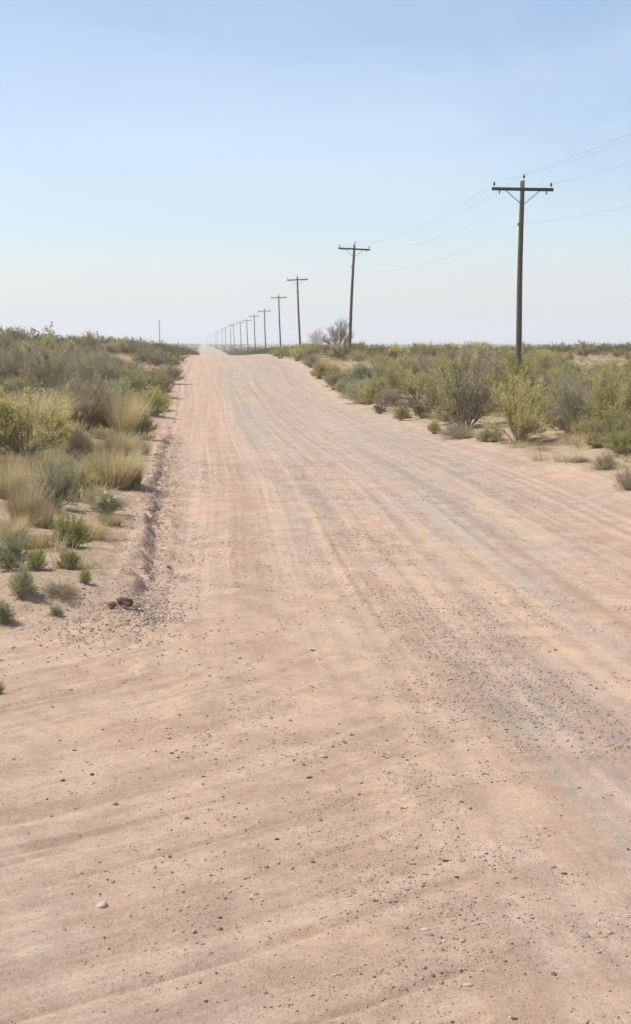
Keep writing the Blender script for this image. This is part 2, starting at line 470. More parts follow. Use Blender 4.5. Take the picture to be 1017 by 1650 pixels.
def shrub_geo(seed, H, W, nstem, ntwig, nleaf, ls, asp=.45, dome=.75, low=.0, bare=.0, clump=.45, rs=.008, updir=.5, dead=.0):
    g = np.random.default_rng(seed)
    az = g.uniform(0, 6.283, nstem)
    th_ = np.arccos(1 - g.uniform(0, 1, nstem) * dome)           # tilt from vertical, reaches the sides when dome ~ 1
    rad = np.clip(g.uniform(.72, 1.08, nstem) * (1 + clump * .35 * np.sin(az * 3 + seed)), .5, 1.12)
    tip = np.stack([np.sin(th_) * np.cos(az) * W / 2 * rad, np.sin(th_) * np.sin(az) * W / 2 * rad, (H * np.cos(th_) ** .75) * rad * .92 + low], 1)
    base = np.stack([np.cos(az), np.sin(az), 0 * az], 1) * W * .05 * g.uniform(0, 1, (nstem, 1)); base[:, 2] = -.05
    ctrl = base * .4 + tip * .45 + np.array([0, 0, 1]) * H * .08 + dirs(nstem, g) * H * .05
    bend = (ctrl - (base + tip) / 2)
    SV, SF = sticks(base, tip, np.full(nstem, rs), np.full(nstem, rs * .35), bend * .8, g)
    def on(k, t):
        t = t[:, None]; mid = (base[k] + tip[k]) / 2 + bend[k] * .8
        lo = base[k] + (mid - base[k]) * (t * 2); hi = mid + (tip[k] - mid) * (t * 2 - 1)
        return np.where(t < .5, lo, hi)
    kt = g.integers(0, nstem, ntwig); tt = g.uniform(.3, 1, ntwig) ** .8
    q0 = on(kt, tt)
    out = tip[kt] - base[kt]; out /= np.linalg.norm(out, axis=1, keepdims=True)
    td = out * .7 + dirs(ntwig, g) * .75 + np.array([0, 0, updir]); td /= np.linalg.norm(td, axis=1, keepdims=True)
    tl = g.uniform(.10, .24, (ntwig, 1)) * (H + W) * .5
    q1 = q0 + td * tl
    q1[:, 2] = np.maximum(q1[:, 2], .01)
    TV, TF = sticks(q0, q1, np.full(ntwig, rs * .38), np.full(ntwig, rs * .12), dirs(ntwig, g) * tl * .08, g)
    stems = (np.vstack([SV, TV]), np.vstack([SF, TF + len(SV)]))
    if nleaf <= 0: return stems, None
    # leaf clumps: twigs carry unequal loads, whole stems can be bare
    load = g.uniform(0, 1, ntwig) ** (1.0 + 2 * clump)
    stemload = g.uniform(0, 1, nstem) > dead
    load = load * stemload[kt] + 1e-6
    kl = g.choice(ntwig, nleaf, p=load / load.sum())
    lt = g.uniform(.1, 1.05, (nleaf, 1))
    p = q0[kl] + (q1 - q0)[kl] * lt + dirs(nleaf, g) * tl[kl] * .10
    p[:, 2] = np.maximum(p[:, 2], .01)
    LV, LF = leaves(p, td[kl], ls, asp, g)
    return stems, (LV, LF)

def grass_geo(seed, H, W, n, wd=.006, lean=.5):
    g = np.random.default_rng(seed)
    az = g.uniform(0, 6.283, n); r = W * .28 * np.sqrt(g.uniform(0, 1, n))
    b = np.stack([r * np.cos(az), r * np.sin(az), 0 * r - .02], 1)
    h = H * g.uniform(.25, 1.05, n)[:, None]
    o = np.stack([np.cos(az), np.sin(az), 0 * az], 1) + .8 * dirs(n, g) * [1, 1, 0]
    tip = b + np.array([0, 0, 1]) * h + o * h * lean * g.uniform(.1, 1, (n, 1)) * min(1, W / H)
    mid = b * .5 + tip * .5 + np.array([0, 0, 1]) * h * .1
    w = np.cross(o, [0, 0, 1.]); w /= np.linalg.norm(w, axis=1, keepdims=True) + 1e-9; w = w * wd
    V1 = np.stack([b - w, b + w, mid + w * .8, mid - w * .8, tip + w * .15, tip - w * .15], 1).reshape(-1, 3)
    f = np.array([[0, 1, 2, 3], [3, 2, 4, 5]])
    return V1, (f[None] + (np.arange(n) * 6)[:, None, None]).reshape(-1, 4)

PROTO = {}
def proto(key, name, leafm, twigm, **kw):
    """a shrub with two parts: stems and foliage; unit size 1 m high"""
    st, lf = shrub_geo(**kw)
    r = empty(name)
    mk('stems', st[0], st[1], twigm, r)
    if lf: mk('foliage', lf[0], lf[1], leafm, r)
    PROTO.setdefault(key, []).append(r)
    return r
for s in range(3):
    proto('olive', 'broom_shrub', M['olive'], M['twig'], seed=10 + s, H=1, W=1.25, nstem=46, ntwig=900, nleaf=9500, ls=.036, asp=.34, dome=.86, clump=.5)
    proto('yellow', 'yellow_green_shrub', M['yellow'], M['twig'], seed=20 + s, H=1, W=1.2, nstem=52, ntwig=950, nleaf=11000, ls=.034, asp=.32, dome=.9, clump=.45)
    proto('brown', 'bare_twig_shrub', M['brown'], M['twig'], seed=30 + s, H=1, W=1.35, nstem=60, ntwig=2400, nleaf=6500, ls=.028, asp=.4, dome=.9, clump=.4, rs=.010, updir=.3)
    proto('mesquite', 'mesquite_shrub', M['olive'], M['twig_brown'], seed=40 + s, H=1, W=1.3, nstem=34, ntwig=1500, nleaf=5600, ls=.040, asp=.25, dome=.85, clump=.8, rs=.011, updir=.25, dead=.2)
for s in range(2):
    proto('green', 'green_shrub', M['green'], M['twig'], seed=50 + s, H=1, W=1.3, nstem=90, ntwig=1200, nleaf=14000, ls=.045, asp=.22, dome=.92, clump=.2, updir=.6)
    proto('sage', 'sage_shrub', M['sage'], M['twig'], seed=60 + s, H=1, W=1.2, nstem=80, ntwig=1200, nleaf=13000, ls=.042, asp=.28, dome=.95, clump=.25, updir=.4)
    proto('dark', 'dark_shrub', M['dark'], M['twig_brown'], seed=70 + s, H=1, W=1.3, nstem=44, ntwig=900, nleaf=7500, ls=.045, asp=.4, dome=.9, clump=.5)
    proto('bare', 'leafless_shrub', M['brown'], M['twig_brown'], seed=80 + s, H=1, W=1.15, nstem=26, ntwig=1100, nleaf=0, ls=.02, dome=.75, rs=.011, updir=.35)
    proto('dry', 'dry_brush_mound', M['brown'], M['twig'], seed=90 + s, H=1, W=1.9, nstem=90, ntwig=2400, nleaf=2500, ls=.04, asp=.3, dome=.97, clump=.3, rs=.009, updir=.1)
def gproto(key, name, m, **kw):
    v, f = grass_geo(**kw); r = mk(name, v, f, m); PROTO.setdefault(key, []).append(r); return r
for s in range(2):
    gproto('straw', 'straw_grass_clump', M['straw'], seed=100 + s, H=1, W=1.6, n=1100, wd=.006, lean=1.1)
    gproto('tuft', 'grass_clump', M['strawgreen'], seed=110 + s, H=1, W=1.7, n=1500, wd=.007, lean=1.0)
first = {id(r): True for L in PROTO.values() for r in L}

NPL = {'n': 0}
def place(key, loc, h, w, rz=None, label=None, cat='shrub', group=None, sink=.0):
    L = PROTO[key]; src = L[NPL['n'] % len(L)]; NPL['n'] += 1
    if first[id(src)]: o = src; first[id(src)] = False
    else: o = copy_tree(src)
    W0 = {'olive': 1.3, 'yellow': 1.3, 'brown': 1.45, 'mesquite': 1.4, 'green': 1.25, 'sage': 1.15, 'dark': 1.35, 'bare': 1.2, 'dry': 1.9, 'straw': 1.5, 'tuft': 1.6}[key]
    s = w / W0
    o.location = (loc[0], loc[1], float(height(loc[0], loc[1], False)) - sink)
    o.rotation_euler = (0, 0, random.uniform(0, 6.28) if rz is None else rz)
    o.scale = (s, s, h)
    tag(o, label, cat, group)
    return o

placed = []
def put(px, py, wpx, hpx, key, label, cat='shrub', group=None):
    p = hit(px, py); D = float(np.dot(p - EYE, FW)); k = D / F
    w = wpx * k; h = hpx * k
    q = p + np.array([p[0], p[1], 0]) / np.hypot(p[0], p[1]) * w * .12
    placed.append((q[0], q[1], w * .42))
    return place(key, q, h, w, None, label, cat, group, .02)

# hand placed plants -- left bank, near to far
GL, GR = 'scattered plants along the left bank', 'shrubs along the right shoulder'
put(-6, 1120, 30, 30, 'green', 'small yellow-green plant cut by the left frame edge, alone beside the side track', 'plant', GL)
put(2, 1006, 42, 46, 'sage', 'grey-green sage bush at the left frame edge nearest to the side track', 'shrub', GL)
put(37, 963, 42, 58, 'sage', 'compact upright blue-green sage bush standing alone on bare sand', 'shrub', GL)
put(90, 993, 26, 24, 'sage', 'tiny round grey-green plant alone on sand left of the dark clod', 'plant', GL)
put(114, 881, 74, 54, 'green', 'bright green leafy bush below the blue-topped sage on the left bank', 'shrub', GL)
put(112, 918, 42, 36, 'green', 'small pale green tuft just below the bright green leafy bush', 'plant', GL)
put(138, 940, 22, 26, 'green', 'thin green sprig lowest of the small greens beside the road', 'plant', GL)
put(18, 916, 66, 62, 'sage', 'grey-green bush against the left frame edge above the lone sage', 'shrub', GL)
put(60, 920, 34, 40, 'green', 'yellowish green plant between the grey bush and the pale tuft', 'plant', GL)
put(88, 820, 84, 82, 'sage', 'wide sage bush with blue-green top and dark bare stems', 'shrub', GL)
put(40, 842, 70, 84, 'straw', 'tall straw-coloured grass clump left of the blue-topped sage', 'grass clump', GL)
put(72, 850, 40, 50, 'straw', 'short straw clump at the foot of the blue-topped sage', 'grass clump', GL)
put(180, 784, 96, 66, 'tuft', 'dense olive and tan grass clump nearest to the road edge', 'grass clump', GL)
put(215, 782, 36, 46, 'tuft', 'narrow brownish grass clump touching the road side of the dense olive clump', 'grass clump', GL)
put(174, 828, 54, 38, 'sage', 'pale straggly weed with a few cream flowers on the left bank', 'weed', GL)
put(138, 800, 60, 50, 'yellow', 'low pale yellow-green bush between sage and olive clump', 'shrub', GL)
put(128, 745, 50, 60, 'brown', 'brown twiggy bush right of the big yellow-green shrub', 'shrub', GL)
put(40, 738, 190, 128, 'yellow', 'biggest rounded yellow-green shrub on the left bank', 'shrub', GL)
put(-20, 735, 110, 116, 'yellow', 'large yellow-green shrub cut off by the left frame edge', 'shrub', GL)
put(102, 728, 80, 68, 'yellow', 'medium yellow-green shrub on the right flank of the biggest one', 'shrub', GL)
put(12, 790, 60, 60, 'straw', 'loose straw grass below the yellow-green shrub at the frame edge', 'grass clump', GL)
put(226, 706, 56, 50, 'olive', 'dark olive bush at the left road edge above the grass clump', 'shrub', GL)
put(205, 705, 60, 76, 'tuft', 'tall tan and green clump behind the dark olive roadside bush', 'grass clump', GL)
put(247, 672, 56, 46, 'green', 'bright green bush at the left road edge', 'shrub', GL)
put(168, 700, 64, 60, 'brown', 'brown bush behind the tan clump on the left bank', 'shrub', GL)
put(262, 640, 46, 40, 'olive', 'olive bush beyond the bright green one at left road edge', 'shrub', GL)
put(190, 655, 60, 46, 'sage', 'grey-green bush in the middle of the left bank', 'shrub', GL)
put(275, 618, 44, 36, 'brown', 'grey twiggy bush leaning over the left road edge far up', 'shrub', GL)
for (px, py, w_, h_, k_, lb_) in ((20, 870, 60, 44, 'straw', 'thin straw tuft between the frame edge and the bright green leafy bush'),
        (120, 800, 56, 44, 'brown', 'low brown twiggy bush at the right side of the blue-topped sage'),
        (12, 800, 80, 52, 'tuft', 'pale tan grass clump at the left frame edge below the yellow-green shrubs'),
        (66, 765, 76, 40, 'straw', 'straw grass in the gap under the biggest yellow-green shrub'),
        (160, 812, 44, 26, 'straw', 'small straw tuft below the low pale yellow-green bush'),
        (180, 845, 44, 20, 'tuft', 'flat pale weed closest to the dark roadside ledge'),
        (150, 868, 40, 22, 'straw', 'short dry tuft right of the bright green leafy bush'),
        (95, 960, 70, 22, 'dry', 'flat dry grey litter clump between the lone sage and the dark clod'),
        (60, 885, 44, 30, 'tuft', 'small mixed grass tuft left of the bright green leafy bush'),
        (215, 640, 70, 44, 'olive', 'olive shrub in the upper middle of the left bank'),
        (190, 740, 60, 50, 'tuft', 'tan-green clump above the dense olive clump'),
        (228, 735, 34, 30, 'tuft', 'small clump on the road side above the dense olive clump')):
    put(px, py, w_, h_, k_, lb_, 'dry brush' if k_ == 'dry' else ('shrub' if k_ in ('brown', 'olive') else 'grass clump'), GL)
for (px, py, w_, h_) in ((20, 632, 130, 76), (85, 650, 140, 90), (150, 640, 120, 76), (60, 610, 120, 52), (205, 622, 90, 46), (110, 600, 110, 46)):
    put(px, py, w_, h_, 'brown' if px != 60 else 'mesquite', 'large grey-brown leafless looking shrub in the tangled thicket left of the road', 'shrub', 'thicket left of the road')
# right shoulder
put(838, 717, 124, 112, 'yellow', 'full yellow-green vase-shaped shrub in front on the right shoulder', 'shrub', GR)
put(922, 702, 110, 92, 'brown', 'grey-brown twiggy shrub between the vase-shaped shrub and the right edge greens', 'shrub', GR)
put(1000, 700, 130, 124, 'olive', 'tall soft green shrub at the right frame edge', 'shrub', GR)
put(748, 690, 140, 116, 'mesquite', 'loose spreading mesquite left of the vase-shaped shrub', 'shrub', GR)
put(795, 668, 110, 100, 'mesquite', 'tall open mesquite behind the vase-shaped shrub', 'shrub', GR)
put(738, 706, 78, 26, 'dry', 'flat grey-brown dry mound at the foot of the loose mesquite', 'dry brush', GR)
put(790, 712, 46, 26, 'sage', 'low pale grey-green plant against the left side of the vase-shaped shrub', 'plant', GR)
put(700, 699, 26, 22, 'green', 'small bright green plant left of the dry mound', 'plant', GR)
put(681, 674, 40, 30, 'dark', 'dark grey-green low bush, rightmost of three small roadside bushes', 'shrub', GR)
put(646, 678, 32, 26, 'olive', 'round olive bush, middle of three small roadside bushes', 'shrub', GR)
put(612, 667, 24, 18, 'dark', 'tiny dark round bush, leftmost of three small roadside bushes', 'shrub', GR)
put(585, 648, 70, 38, 'sage', 'low wide sage-green shrub at the front of the right thicket', 'shrub', GR)
put(628, 645, 84, 62, 'yellow', 'bright yellow-green shrub behind the low sage-green one', 'shrub', GR)
put(556, 636, 36, 26, 'brown', 'small reddish-brown bush at the left end of the low sage', 'shrub', GR)
put(538, 628, 44, 36, 'olive', 'olive bush at the road bend on the right', 'shrub', GR)
put(515, 610, 34, 28, 'green', 'bright green bush farthest forward at the road bend', 'shrub', GR)
put(672, 645, 70, 56, 'olive', 'olive shrub between bright yellow-green shrub and loose mesquite', 'shrub', GR)
put(975, 757, 46, 30, 'dry', 'grey-brown dead cushion plant on sand near the right frame edge', 'dry brush', GR)
put(1012, 790, 50, 38, 'dry', 'greyish dead cushion plant cut by the right frame edge, nearest to camera', 'dry brush', GR)
put(1002, 732, 60, 42, 'green', 'low green bush just behind the dead cushion plant', 'shrub', GR)
put(960, 722, 40, 26, 'green', 'low yellowish green plant beside the mound of pale sand', 'plant', GR)
put(935, 745, 46, 10, 'dry', 'flattened pale grey brush on the sand right of the vase-shaped shrub', 'dry brush', GR)
put(836, 671, 62, 96, 'green', 'bright yellow-green bush hiding the foot of the nearest utility pole', 'shrub', GR)
put(545, 566, 62, 52, 'bare', 'leafless grey shrub rising above the skyline left of the second utility pole', 'shrub', GR)
put(513, 560, 46, 34, 'bare', 'smaller leafless grey shrub on the skyline at the road crest', 'shrub', GR)
for (px, py, w_, h_, k_, lb_) in ((452, 578, 34, 24, 'olive', 'first olive shrub right of the road crest'), (478, 582, 36, 28, 'yellow', 'pale yellow-green shrub on the shoulder just past the crest'),
        (503, 592, 34, 22, 'brown', 'brown twiggy bush on the shoulder above the bright green one at the bend'), (498, 574, 44, 26, 'olive', 'olive shrub below the smaller leafless shrub'),
        (530, 604, 40, 26, 'tuft', 'tan grass patch on the shoulder behind the bright green bush at the bend')):
    put(px, py, w_, h_, k_, lb_, 'grass clump' if k_ == 'tuft' else 'shrub', GR)
put(575, 566, 40, 14, 'green', 'rounded green bush right of the second pole foot', 'shrub', GR)

# fill between them: every shrub an object, dense to about 105 m
def free(x, y, r, k=.58):
    for (a, b, c) in placed:
        if (a - x) ** 2 + (b - y) ** 2 < ((r + c) * k) ** 2: return False
    return True
FL = {('L', 'brown'): 'grey-brown twiggy shrub in the dense scrub left of the road',
      ('L', 'mesquite'): 'open mesquite with thin leaves in the dense scrub left of the road',
      ('L', 'olive'): 'olive leafy shrub in the dense scrub left of the road',
      ('L', 'yellow'): 'yellow-green shrub in the dense scrub left of the road',
      ('L', 'dark'): 'dark green shrub in the dense scrub left of the road',
      ('L', 'straw'): 'straw-coloured grass clump among the dense scrub left of the road',
      ('L', 'tuft'): 'half-green grass clump among the dense scrub left of the road',
      ('L', 'sage'): 'grey-green sage shrub in the dense scrub left of the road',
      ('R', 'brown'): 'grey-brown twiggy shrub in the scrub right of the road',
      ('R', 'mesquite'): 'open mesquite with thin leaves in the scrub right of the road',
      ('R', 'olive'): 'olive leafy shrub in the scrub right of the road',
      ('R', 'yellow'): 'yellow-green shrub in the scrub right of the road',
      ('R', 'dark'): 'dark green shrub in the scrub right of the road',
      ('R', 'sage'): 'grey-green sage shrub in the scrub right of the road'}
cnt = {'L': 0, 'R': 0}
def fill(side, n, y0, y1, kinds, probs):
    t = 0
    while cnt[side] < n and t < 40000:
        t += 1
        y = math.sqrt(random.uniform(y0 ** 2, y1 ** 2))
        if side == 'L':
            xa = at_depth(-60, y); xb = float(left_edge(y)) - .55
            x = random.uniform(min(xa, xb - .2), xb)
        else:
            xa = float(right_edge(y)) + (2.4 if y < 45 else .7); xb = at_depth(1080, y)
            if xb < xa + .3: continue
            x = random.uniform(xa, xb)
        edge = min(1, (abs(x - (float(left_edge(y)) if side == 'L' else float(right_edge(y)))) - .3) / 2.5)
        r = random.uniform(.4, .95) * (.55 + .55 * edge) * (1.0 if y > 40 else .85)
        if not free(x, y, r): continue
        if side == 'R' and y > 90 and fbm(np.array(x * .12), np.array(y * .05), 77, 2) > -.05 and random.random() < .8: continue
        k = np.random.default_rng(t + len(placed)).choice(kinds, p=probs)
        h = r * random.uniform(1.1, 1.7) * (1.15 if k in ('brown', 'mesquite') else 1)
        h = min(h, 1.5 if side == 'L' else 1.2)
        if side == 'L': h *= 1.0 + .08 * ss(1, 6, -x)
        if k in ('straw', 'tuft'): h *= .62
        place(str(k), (x, y), float(h), 2.2 * r, None, FL[(side, str(k))], 'grass clump' if k in ('straw', 'tuft') else 'shrub', 'dense scrub left of the road' if side == 'L' else 'scrub right of the road', .03)
        placed.append((x, y, r)); cnt[side] += 1
fill('L', 116, 27, 112, ['brown', 'mesquite', 'olive', 'yellow', 'straw', 'tuft'], [.30, .17, .20, .11, .12, .10])
fill('R', 150, 30, 112, ['brown', 'mesquite', 'olive', 'yellow', 'dark', 'sage'], [.16, .2, .3, .26, .02, .06])
print('fill', cnt, len(placed))

# ------------------------------------------------------------------ stuff: far brush, dry grass
def scatter_merge(name, tmpl, pts, hs, ws, mat, tagkind='stuff', label=None, cat=None, tilt=None):
    Vs = []; Fs = []; off = 0
    ids = rng.integers(0, len(tmpl), len(pts)); ang = rng.uniform(0, 6.283, len(pts))
    for k, (tv, tf) in enumerate(tmpl):
        s = np.where(ids == k)[0]
        if not len(s): continue
        ca, sa = np.cos(ang[s])[:, None], np.sin(ang[s])[:, None]
        x = (tv[None, :, 0] * ca - tv[None, :, 1] * sa) * ws[s][:, None] + pts[s, 0][:, None]
        y = (tv[None, :, 0] * sa + tv[None, :, 1] * ca) * ws[s][:, None] + pts[s, 1][:, None]
        z = tv[None, :, 2] * hs[s][:, None] + pts[s, 2][:, None]
        Vs.append(np.stack([x, y, z], -1).reshape(-1, 3))
        Fs.append((tf[None] + (np.arange(len(s)) * len(tv))[:, None, None] + off).reshape(-1, tf.shape[1])); off += len(s) * len(tv)
    o = mk(name, np.vstack(Vs), np.vstack(Fs), mat)
    tag(o, label, cat, None, tagkind)
    return o

def low_tmpl(seed, nleaf, ls, nst=26):
    st, lf = shrub_geo(seed, 1, 1.2, nst, max(40, nleaf // 5), nleaf, ls, .5, .88, clump=.7, rs=.012)
    return lf
def area_pts(dens, y0, y1, xmargin=1.15, lim=.8):
    wl = lambda y: (-325 / F * y) * xmargin - 6; wr = lambda y: (692 / F * y) * xmargin + 6
    A = (wr(y1) + wr(y0) - wl(y1) - wl(y0)) / 2 * (y1 - y0); n = int(A * dens)
    y = np.sqrt(rng.uniform(y0 ** 2, y1 ** 2, n * 1)); t = rng.uniform(0, 1, len(y))
    x = wl(y) + (wr(y) - wl(y)) * t
    ok = (x < left_edge(y) - lim) | (x > right_edge(y) + lim)
    return x[ok], y[ok]
def brush(y0, y1, dens, nleaf, ls, hmul=1.0):
    x, y = area_pts(dens, y0, y1)
    g = fbm(x * .02, y * .012, 78, 3)
    keep = (rng.uniform(0, 1, len(x)) < np.clip(.55 + 1.4 * g + (x < 0) * .25, .06, 1))
    x, y = x[keep], y[keep]
    h = rng.uniform(.35, 1.35, len(x)) * hmul * np.where(x < 0, 1.15, .95) * np.clip(.95 + 1.3 * fbm(x * .05, y * .02, 96, 3), .45, 1.5); w = h * rng.uniform(1.0, 1.7, len(x))
    e = np.minimum(left_edge(y) - x, 1e3) ; e = np.where(x > 0, x - right_edge(y), e)
    sc = np.clip(.55 + e * .2, .5, 1); h *= sc; w *= sc
    z = height(x, y, False) - .04
    return np.stack([x, y, z], -1), h, w
MATS3 = {'far': M['far'], 'olive': M['olive'], 'brown': M['brown']}
for nm, mt, lb in (('brush', 'far', 'dark brown and green desert brush reaching to the horizon'), ('brush', 'dark', 'olive brush scattered over the plain beyond the crest')):
    f = .6 if mt == 'far' else .35
    P1, h1, w1 = brush(108, 260, .34 * f, 260, .09)
    ye = rng.uniform(100, 420, int(1000 * f)); rt = rng.uniform(0, 1, len(ye)) < .6; e_ = .5 + 7 * rng.uniform(0, 1, len(ye)) ** 1.3
    xe = np.where(rt, right_edge(ye) + e_, left_edge(ye) - e_); he = rng.uniform(.35, .85, len(ye)) + .05 * e_
    P1 = np.vstack([P1, np.stack([xe, ye, height(xe, ye, False) - .04], -1)]); h1 = np.concatenate([h1, he]); w1 = np.concatenate([w1, he * rng.uniform(1.2, 2, len(he))])
    P2, h2, w2 = brush(255, 800, .045 * f, 70, .2)
    P3, h3, w3 = brush(800, 3200, .0055 * f, 16, .5, 1.3)
    t1 = [low_tmpl(200 + k, 700, .055) for k in range(5)]; t2 = [low_tmpl(210 + k, 90, .2) for k in range(3)]; t3 = [low_tmpl(220 + k, 26, .42) for k in range(3)]
    r = scatter_merge(nm, t1, P1, h1, w1, M[mt], 'stuff', lb, 'brush')
    n2 = scatter_merge(nm, t2, P2, h2, w2, M[mt], 'stuff', lb.replace('desert', 'distant').replace('scattered', 'sprinkled'), 'brush')
    n3 = scatter_merge(nm, t3, P3, h3, w3, M[mt], 'stuff', lb.replace('desert', 'farthest hazy').replace('scattered', 'thinly spread'), 'brush')
    print('brush', len(P1), len(P2), len(P3))

# dry grass and litter on the banks
def dry_grass():
    out = []
    for (y0, y1, dens) in ((13, 40, 15.0), (40, 75, 8), (75, 125, 4), (125, 260, .8)):
        x, y = area_pts(dens, y0, y1, 1.05, .25)
        sm_ = side_mask(x, y)
        g = fbm(x * .35, y * .22, 79, 3)
        left = x < 0
        e = np.where(left, left_edge(y) - x, x - right_edge(y))
        pr = np.where(left, sm_ * ss(-.4, .15, g) * ss(.15, 1.0, e) * ss(13.8, 16, y), ss(-.4, .2, g) * ss(.8, 2.4, e) * .9 * (y > 20))
        k = rng.uniform(0, 1, len(x)) < pr
        out.append(np.stack([x[k], y[k]], -1))
    p = np.vstack(out)
    z = height(p[:, 0], p[:, 1], False)
    P = np.concatenate([p, z[:, None]], 1)
    h = rng.uniform(.08, .34, len(P)) * (1 - .5 * (rng.uniform(0, 1, len(P)) < .5)); w = h * rng.uniform(.9, 1.9, len(P))
    T = [grass_geo(300 + k, 1, 1.6, 80, .011, 1.2) for k in range(5)]
    half = rng.uniform(0, 1, len(P)) < .62
    scatter_merge('dry_grass', T, P[half], h[half], w[half], M['straw'], 'stuff', 'straw-coloured dry grass scattered between the shrubs', 'grass')
    scatter_merge('low_weeds', T, P[~half], h[~half] * .8, w[~half], M['strawgreen'], 'stuff', 'low greenish weeds scattered between the shrubs', 'weeds')
    print('grass', len(P))
dry_grass()

# cream flowers on the pale weed are its own small petals
def flowers():
    p = hit(174, 822)
    for o in list(bpy.data.objects):
        if o.get('label', '').startswith('pale straggly weed'):
            g = np.random.default_rng(5)
            n = 26; a = g.uniform(0, 6.28, n); r = .5 * np.sqrt(g.uniform(0, 1, n))
            q = np.stack([r * np.cos(a), r * np.sin(a), .75 + .2 * g.uniform(0, 1, n) - r * .4], 1)
            for c in q[:14]:
                v, f = leaves(np.repeat(c[None], 10, 0), dirs(10, g), .10, .6, g)
                mk('flower', v, f, M['petal'], o)
flowers()

# ------------------------------------------------------------------ gravel and stones
def ico():
    t = (1 + 5 ** .5) / 2
    v = np.array([(-1, t, 0), (1, t, 0), (-1, -t, 0), (1, -t, 0), (0, -1, t), (0, 1, t), (0, -1, -t), (0, 1, -t), (t, 0, -1), (t, 0, 1), (-t, 0, -1), (-t, 0, 1)], float)
    v /= np.linalg.norm(v[0])
    f = np.array([(0, 11, 5), (0, 5, 1), (0, 1, 7), (0, 7, 10), (0, 10, 11), (1, 5, 9), (5, 11, 4), (11, 10, 2), (10, 7, 6), (7, 1, 8), (3, 9, 4), (3, 4, 2), (3, 2, 6), (3, 6, 8), (3, 8, 9), (4, 9, 5), (2, 4, 11), (6, 2, 10), (8, 6, 7), (9, 8, 1)])
    return v, f
iv, jf = ico()
def ico2():
    v = list(map(tuple, iv)); f = []; c = {}
    def mid(a, b):
        k = (min(a, b), max(a, b))
        if k not in c:
            m = (np.array(v[a]) + np.array(v[b])) / 2; m /= np.linalg.norm(m); v.append(tuple(m)); c[k] = len(v) - 1
        return c[k]
    for a, b, d in jf:
        x_, y_, z_ = mid(a, b), mid(b, d), mid(d, a)
        f += [(a, x_, z_), (b, y_, x_), (d, z_, y_), (x_, y_, z_)]
    return np.array(v), np.array(f)
def stone_t(seed, fine=False, flat=.6):
    g = np.random.default_rng(seed); v, f = ico2() if fine else (iv.copy(), jf)
    v = v * (1 + .28 * g.normal(size=(len(v), 1)) * (.45 if fine else .8))
    for _ in range(3):                                  # chop facets
        n = dirs(1, g)[0]; d = v @ n; v = v - np.outer(np.maximum(d - .62, 0), n)
    return v * np.array([1, g.uniform(.6, .9), flat * g.uniform(.8, 1.2)]), f
T = [stone_t(400 + k) for k in range(8)]
def gravel():
    Ps = []; S = []
    for (y0, y1, dens) in ((4.6, 8, 4200), (8, 13, 3000), (13, 20, 1300), (20, 34, 300), (34, 60, 14)):
        wl = -325 / F * y1 * 1.1 - .5; wr = 692 / F * y1 * 1.1 + .5
        wr = min(wr, 8)
        n = int((wr - wl) * (y1 - y0) * dens)
        x = rng.uniform(wl, wr, n); y = rng.uniform(y0, y1, n)
        g = fbm(x * .9, y * .5, 86, 4); g2 = fbm(x * 3.5, y * 3, 87, 3)
        uu = x + .5 * vn(y * .07, y * 0 + 1.5, 41)
        lane = 1.0 * ss(-.2, 1.6, x) + .25
        lane = np.where(y > 14, .35 + .9 * np.clip(.5 + 1.2 * fbm(uu * 2, y * .04, 88, 3), 0, 1), lane)
        pr = np.clip(.22 + 1.0 * g + .9 * g2 * .9, .02, 1) * lane
        inside = (x < right_edge(y) + .6)
        k = (rng.uniform(0, 1, n) < pr) & inside
        x, y = x[k], y[k]
        s = .0024 * (1 - rng.uniform(0, 1, len(x)) ** 1.0 * .985) ** -.42 * .95 * (1 + (y0 >= 8) * .25 + (y0 >= 13) * .3 + (y0 >= 20) * .5)
        s = np.minimum(s, .013)
        Ps.append(np.stack([x, y, height(x, y) + s * .15], -1)); S.append(s)
    # the rough windrow along the left edge and the broken crust
    n = 9500; y = 13.2 + 30 * rng.uniform(0, 1, n) ** 1.5; x = left_edge(y) + rng.normal(0.06, .20, n) * (1 - .6 * (rng.uniform(0, 1, n) < .5))
    s = rng.uniform(.004, .012, n) * (1 + .4 * (y > 20)); Ps.append(np.stack([x, y, height(x, y) + s * .2], -1)); S.append(s)
    n = 1100; x = rng.normal(-.85, .45, n); y = rng.normal(13.3, .75, n)
    s = rng.uniform(.004, .014, n); Ps.append(np.stack([x, y, height(x, y) + s * .2], -1)); S.append(s)
    P = np.vstack(Ps); S = np.concatenate(S)
    print('gravel', len(P))
    scatter_merge('gravel', T, P, S, S * rng.uniform(.9, 1.5, len(S)), M['stone'], 'stuff', 'loose brown, grey and pale gravel strewn over the dirt road', 'gravel')
gravel()

SM = {}
for k, mt in (('dark', 'stone_dark'), ('mid', 'stone_mid'), ('pale', 'stone_pale'), ('grey', 'stone_grey')):
    SM[k] = []
    for q in range(3):
        v, f = stone_t(430 + q + 10 * len(SM), True, .55)
        o = mk('stone', v, f, M[mt]); SM[k].append(o)
sfirst = {id(o): True for L in SM.values() for o in L}
sn = [0]
def stone(px, py, wpx, kind, label, group=None, flat=1.0):
    p = hit(px, py); D = float(np.dot(p - EYE, FW)); r = wpx * D / F / 2
    src = SM[kind][sn[0] % 3]; sn[0] += 1
    if sfirst[id(src)]: o = src; sfirst[id(src)] = False
    else: o = src.copy(); col.objects.link(o)
    o.location = (p[0], p[1], float(height(p[0], p[1])) + r * .08 * flat)
    o.scale = (r * 1.05, r * 1.05, r * flat); o.rotation_euler = (random.uniform(-.15, .15), random.uniform(-.15, .15), random.uniform(-.5, .5))
    tag(o, label, 'stone', group)
GS = 'loose stones lying on the dirt road'
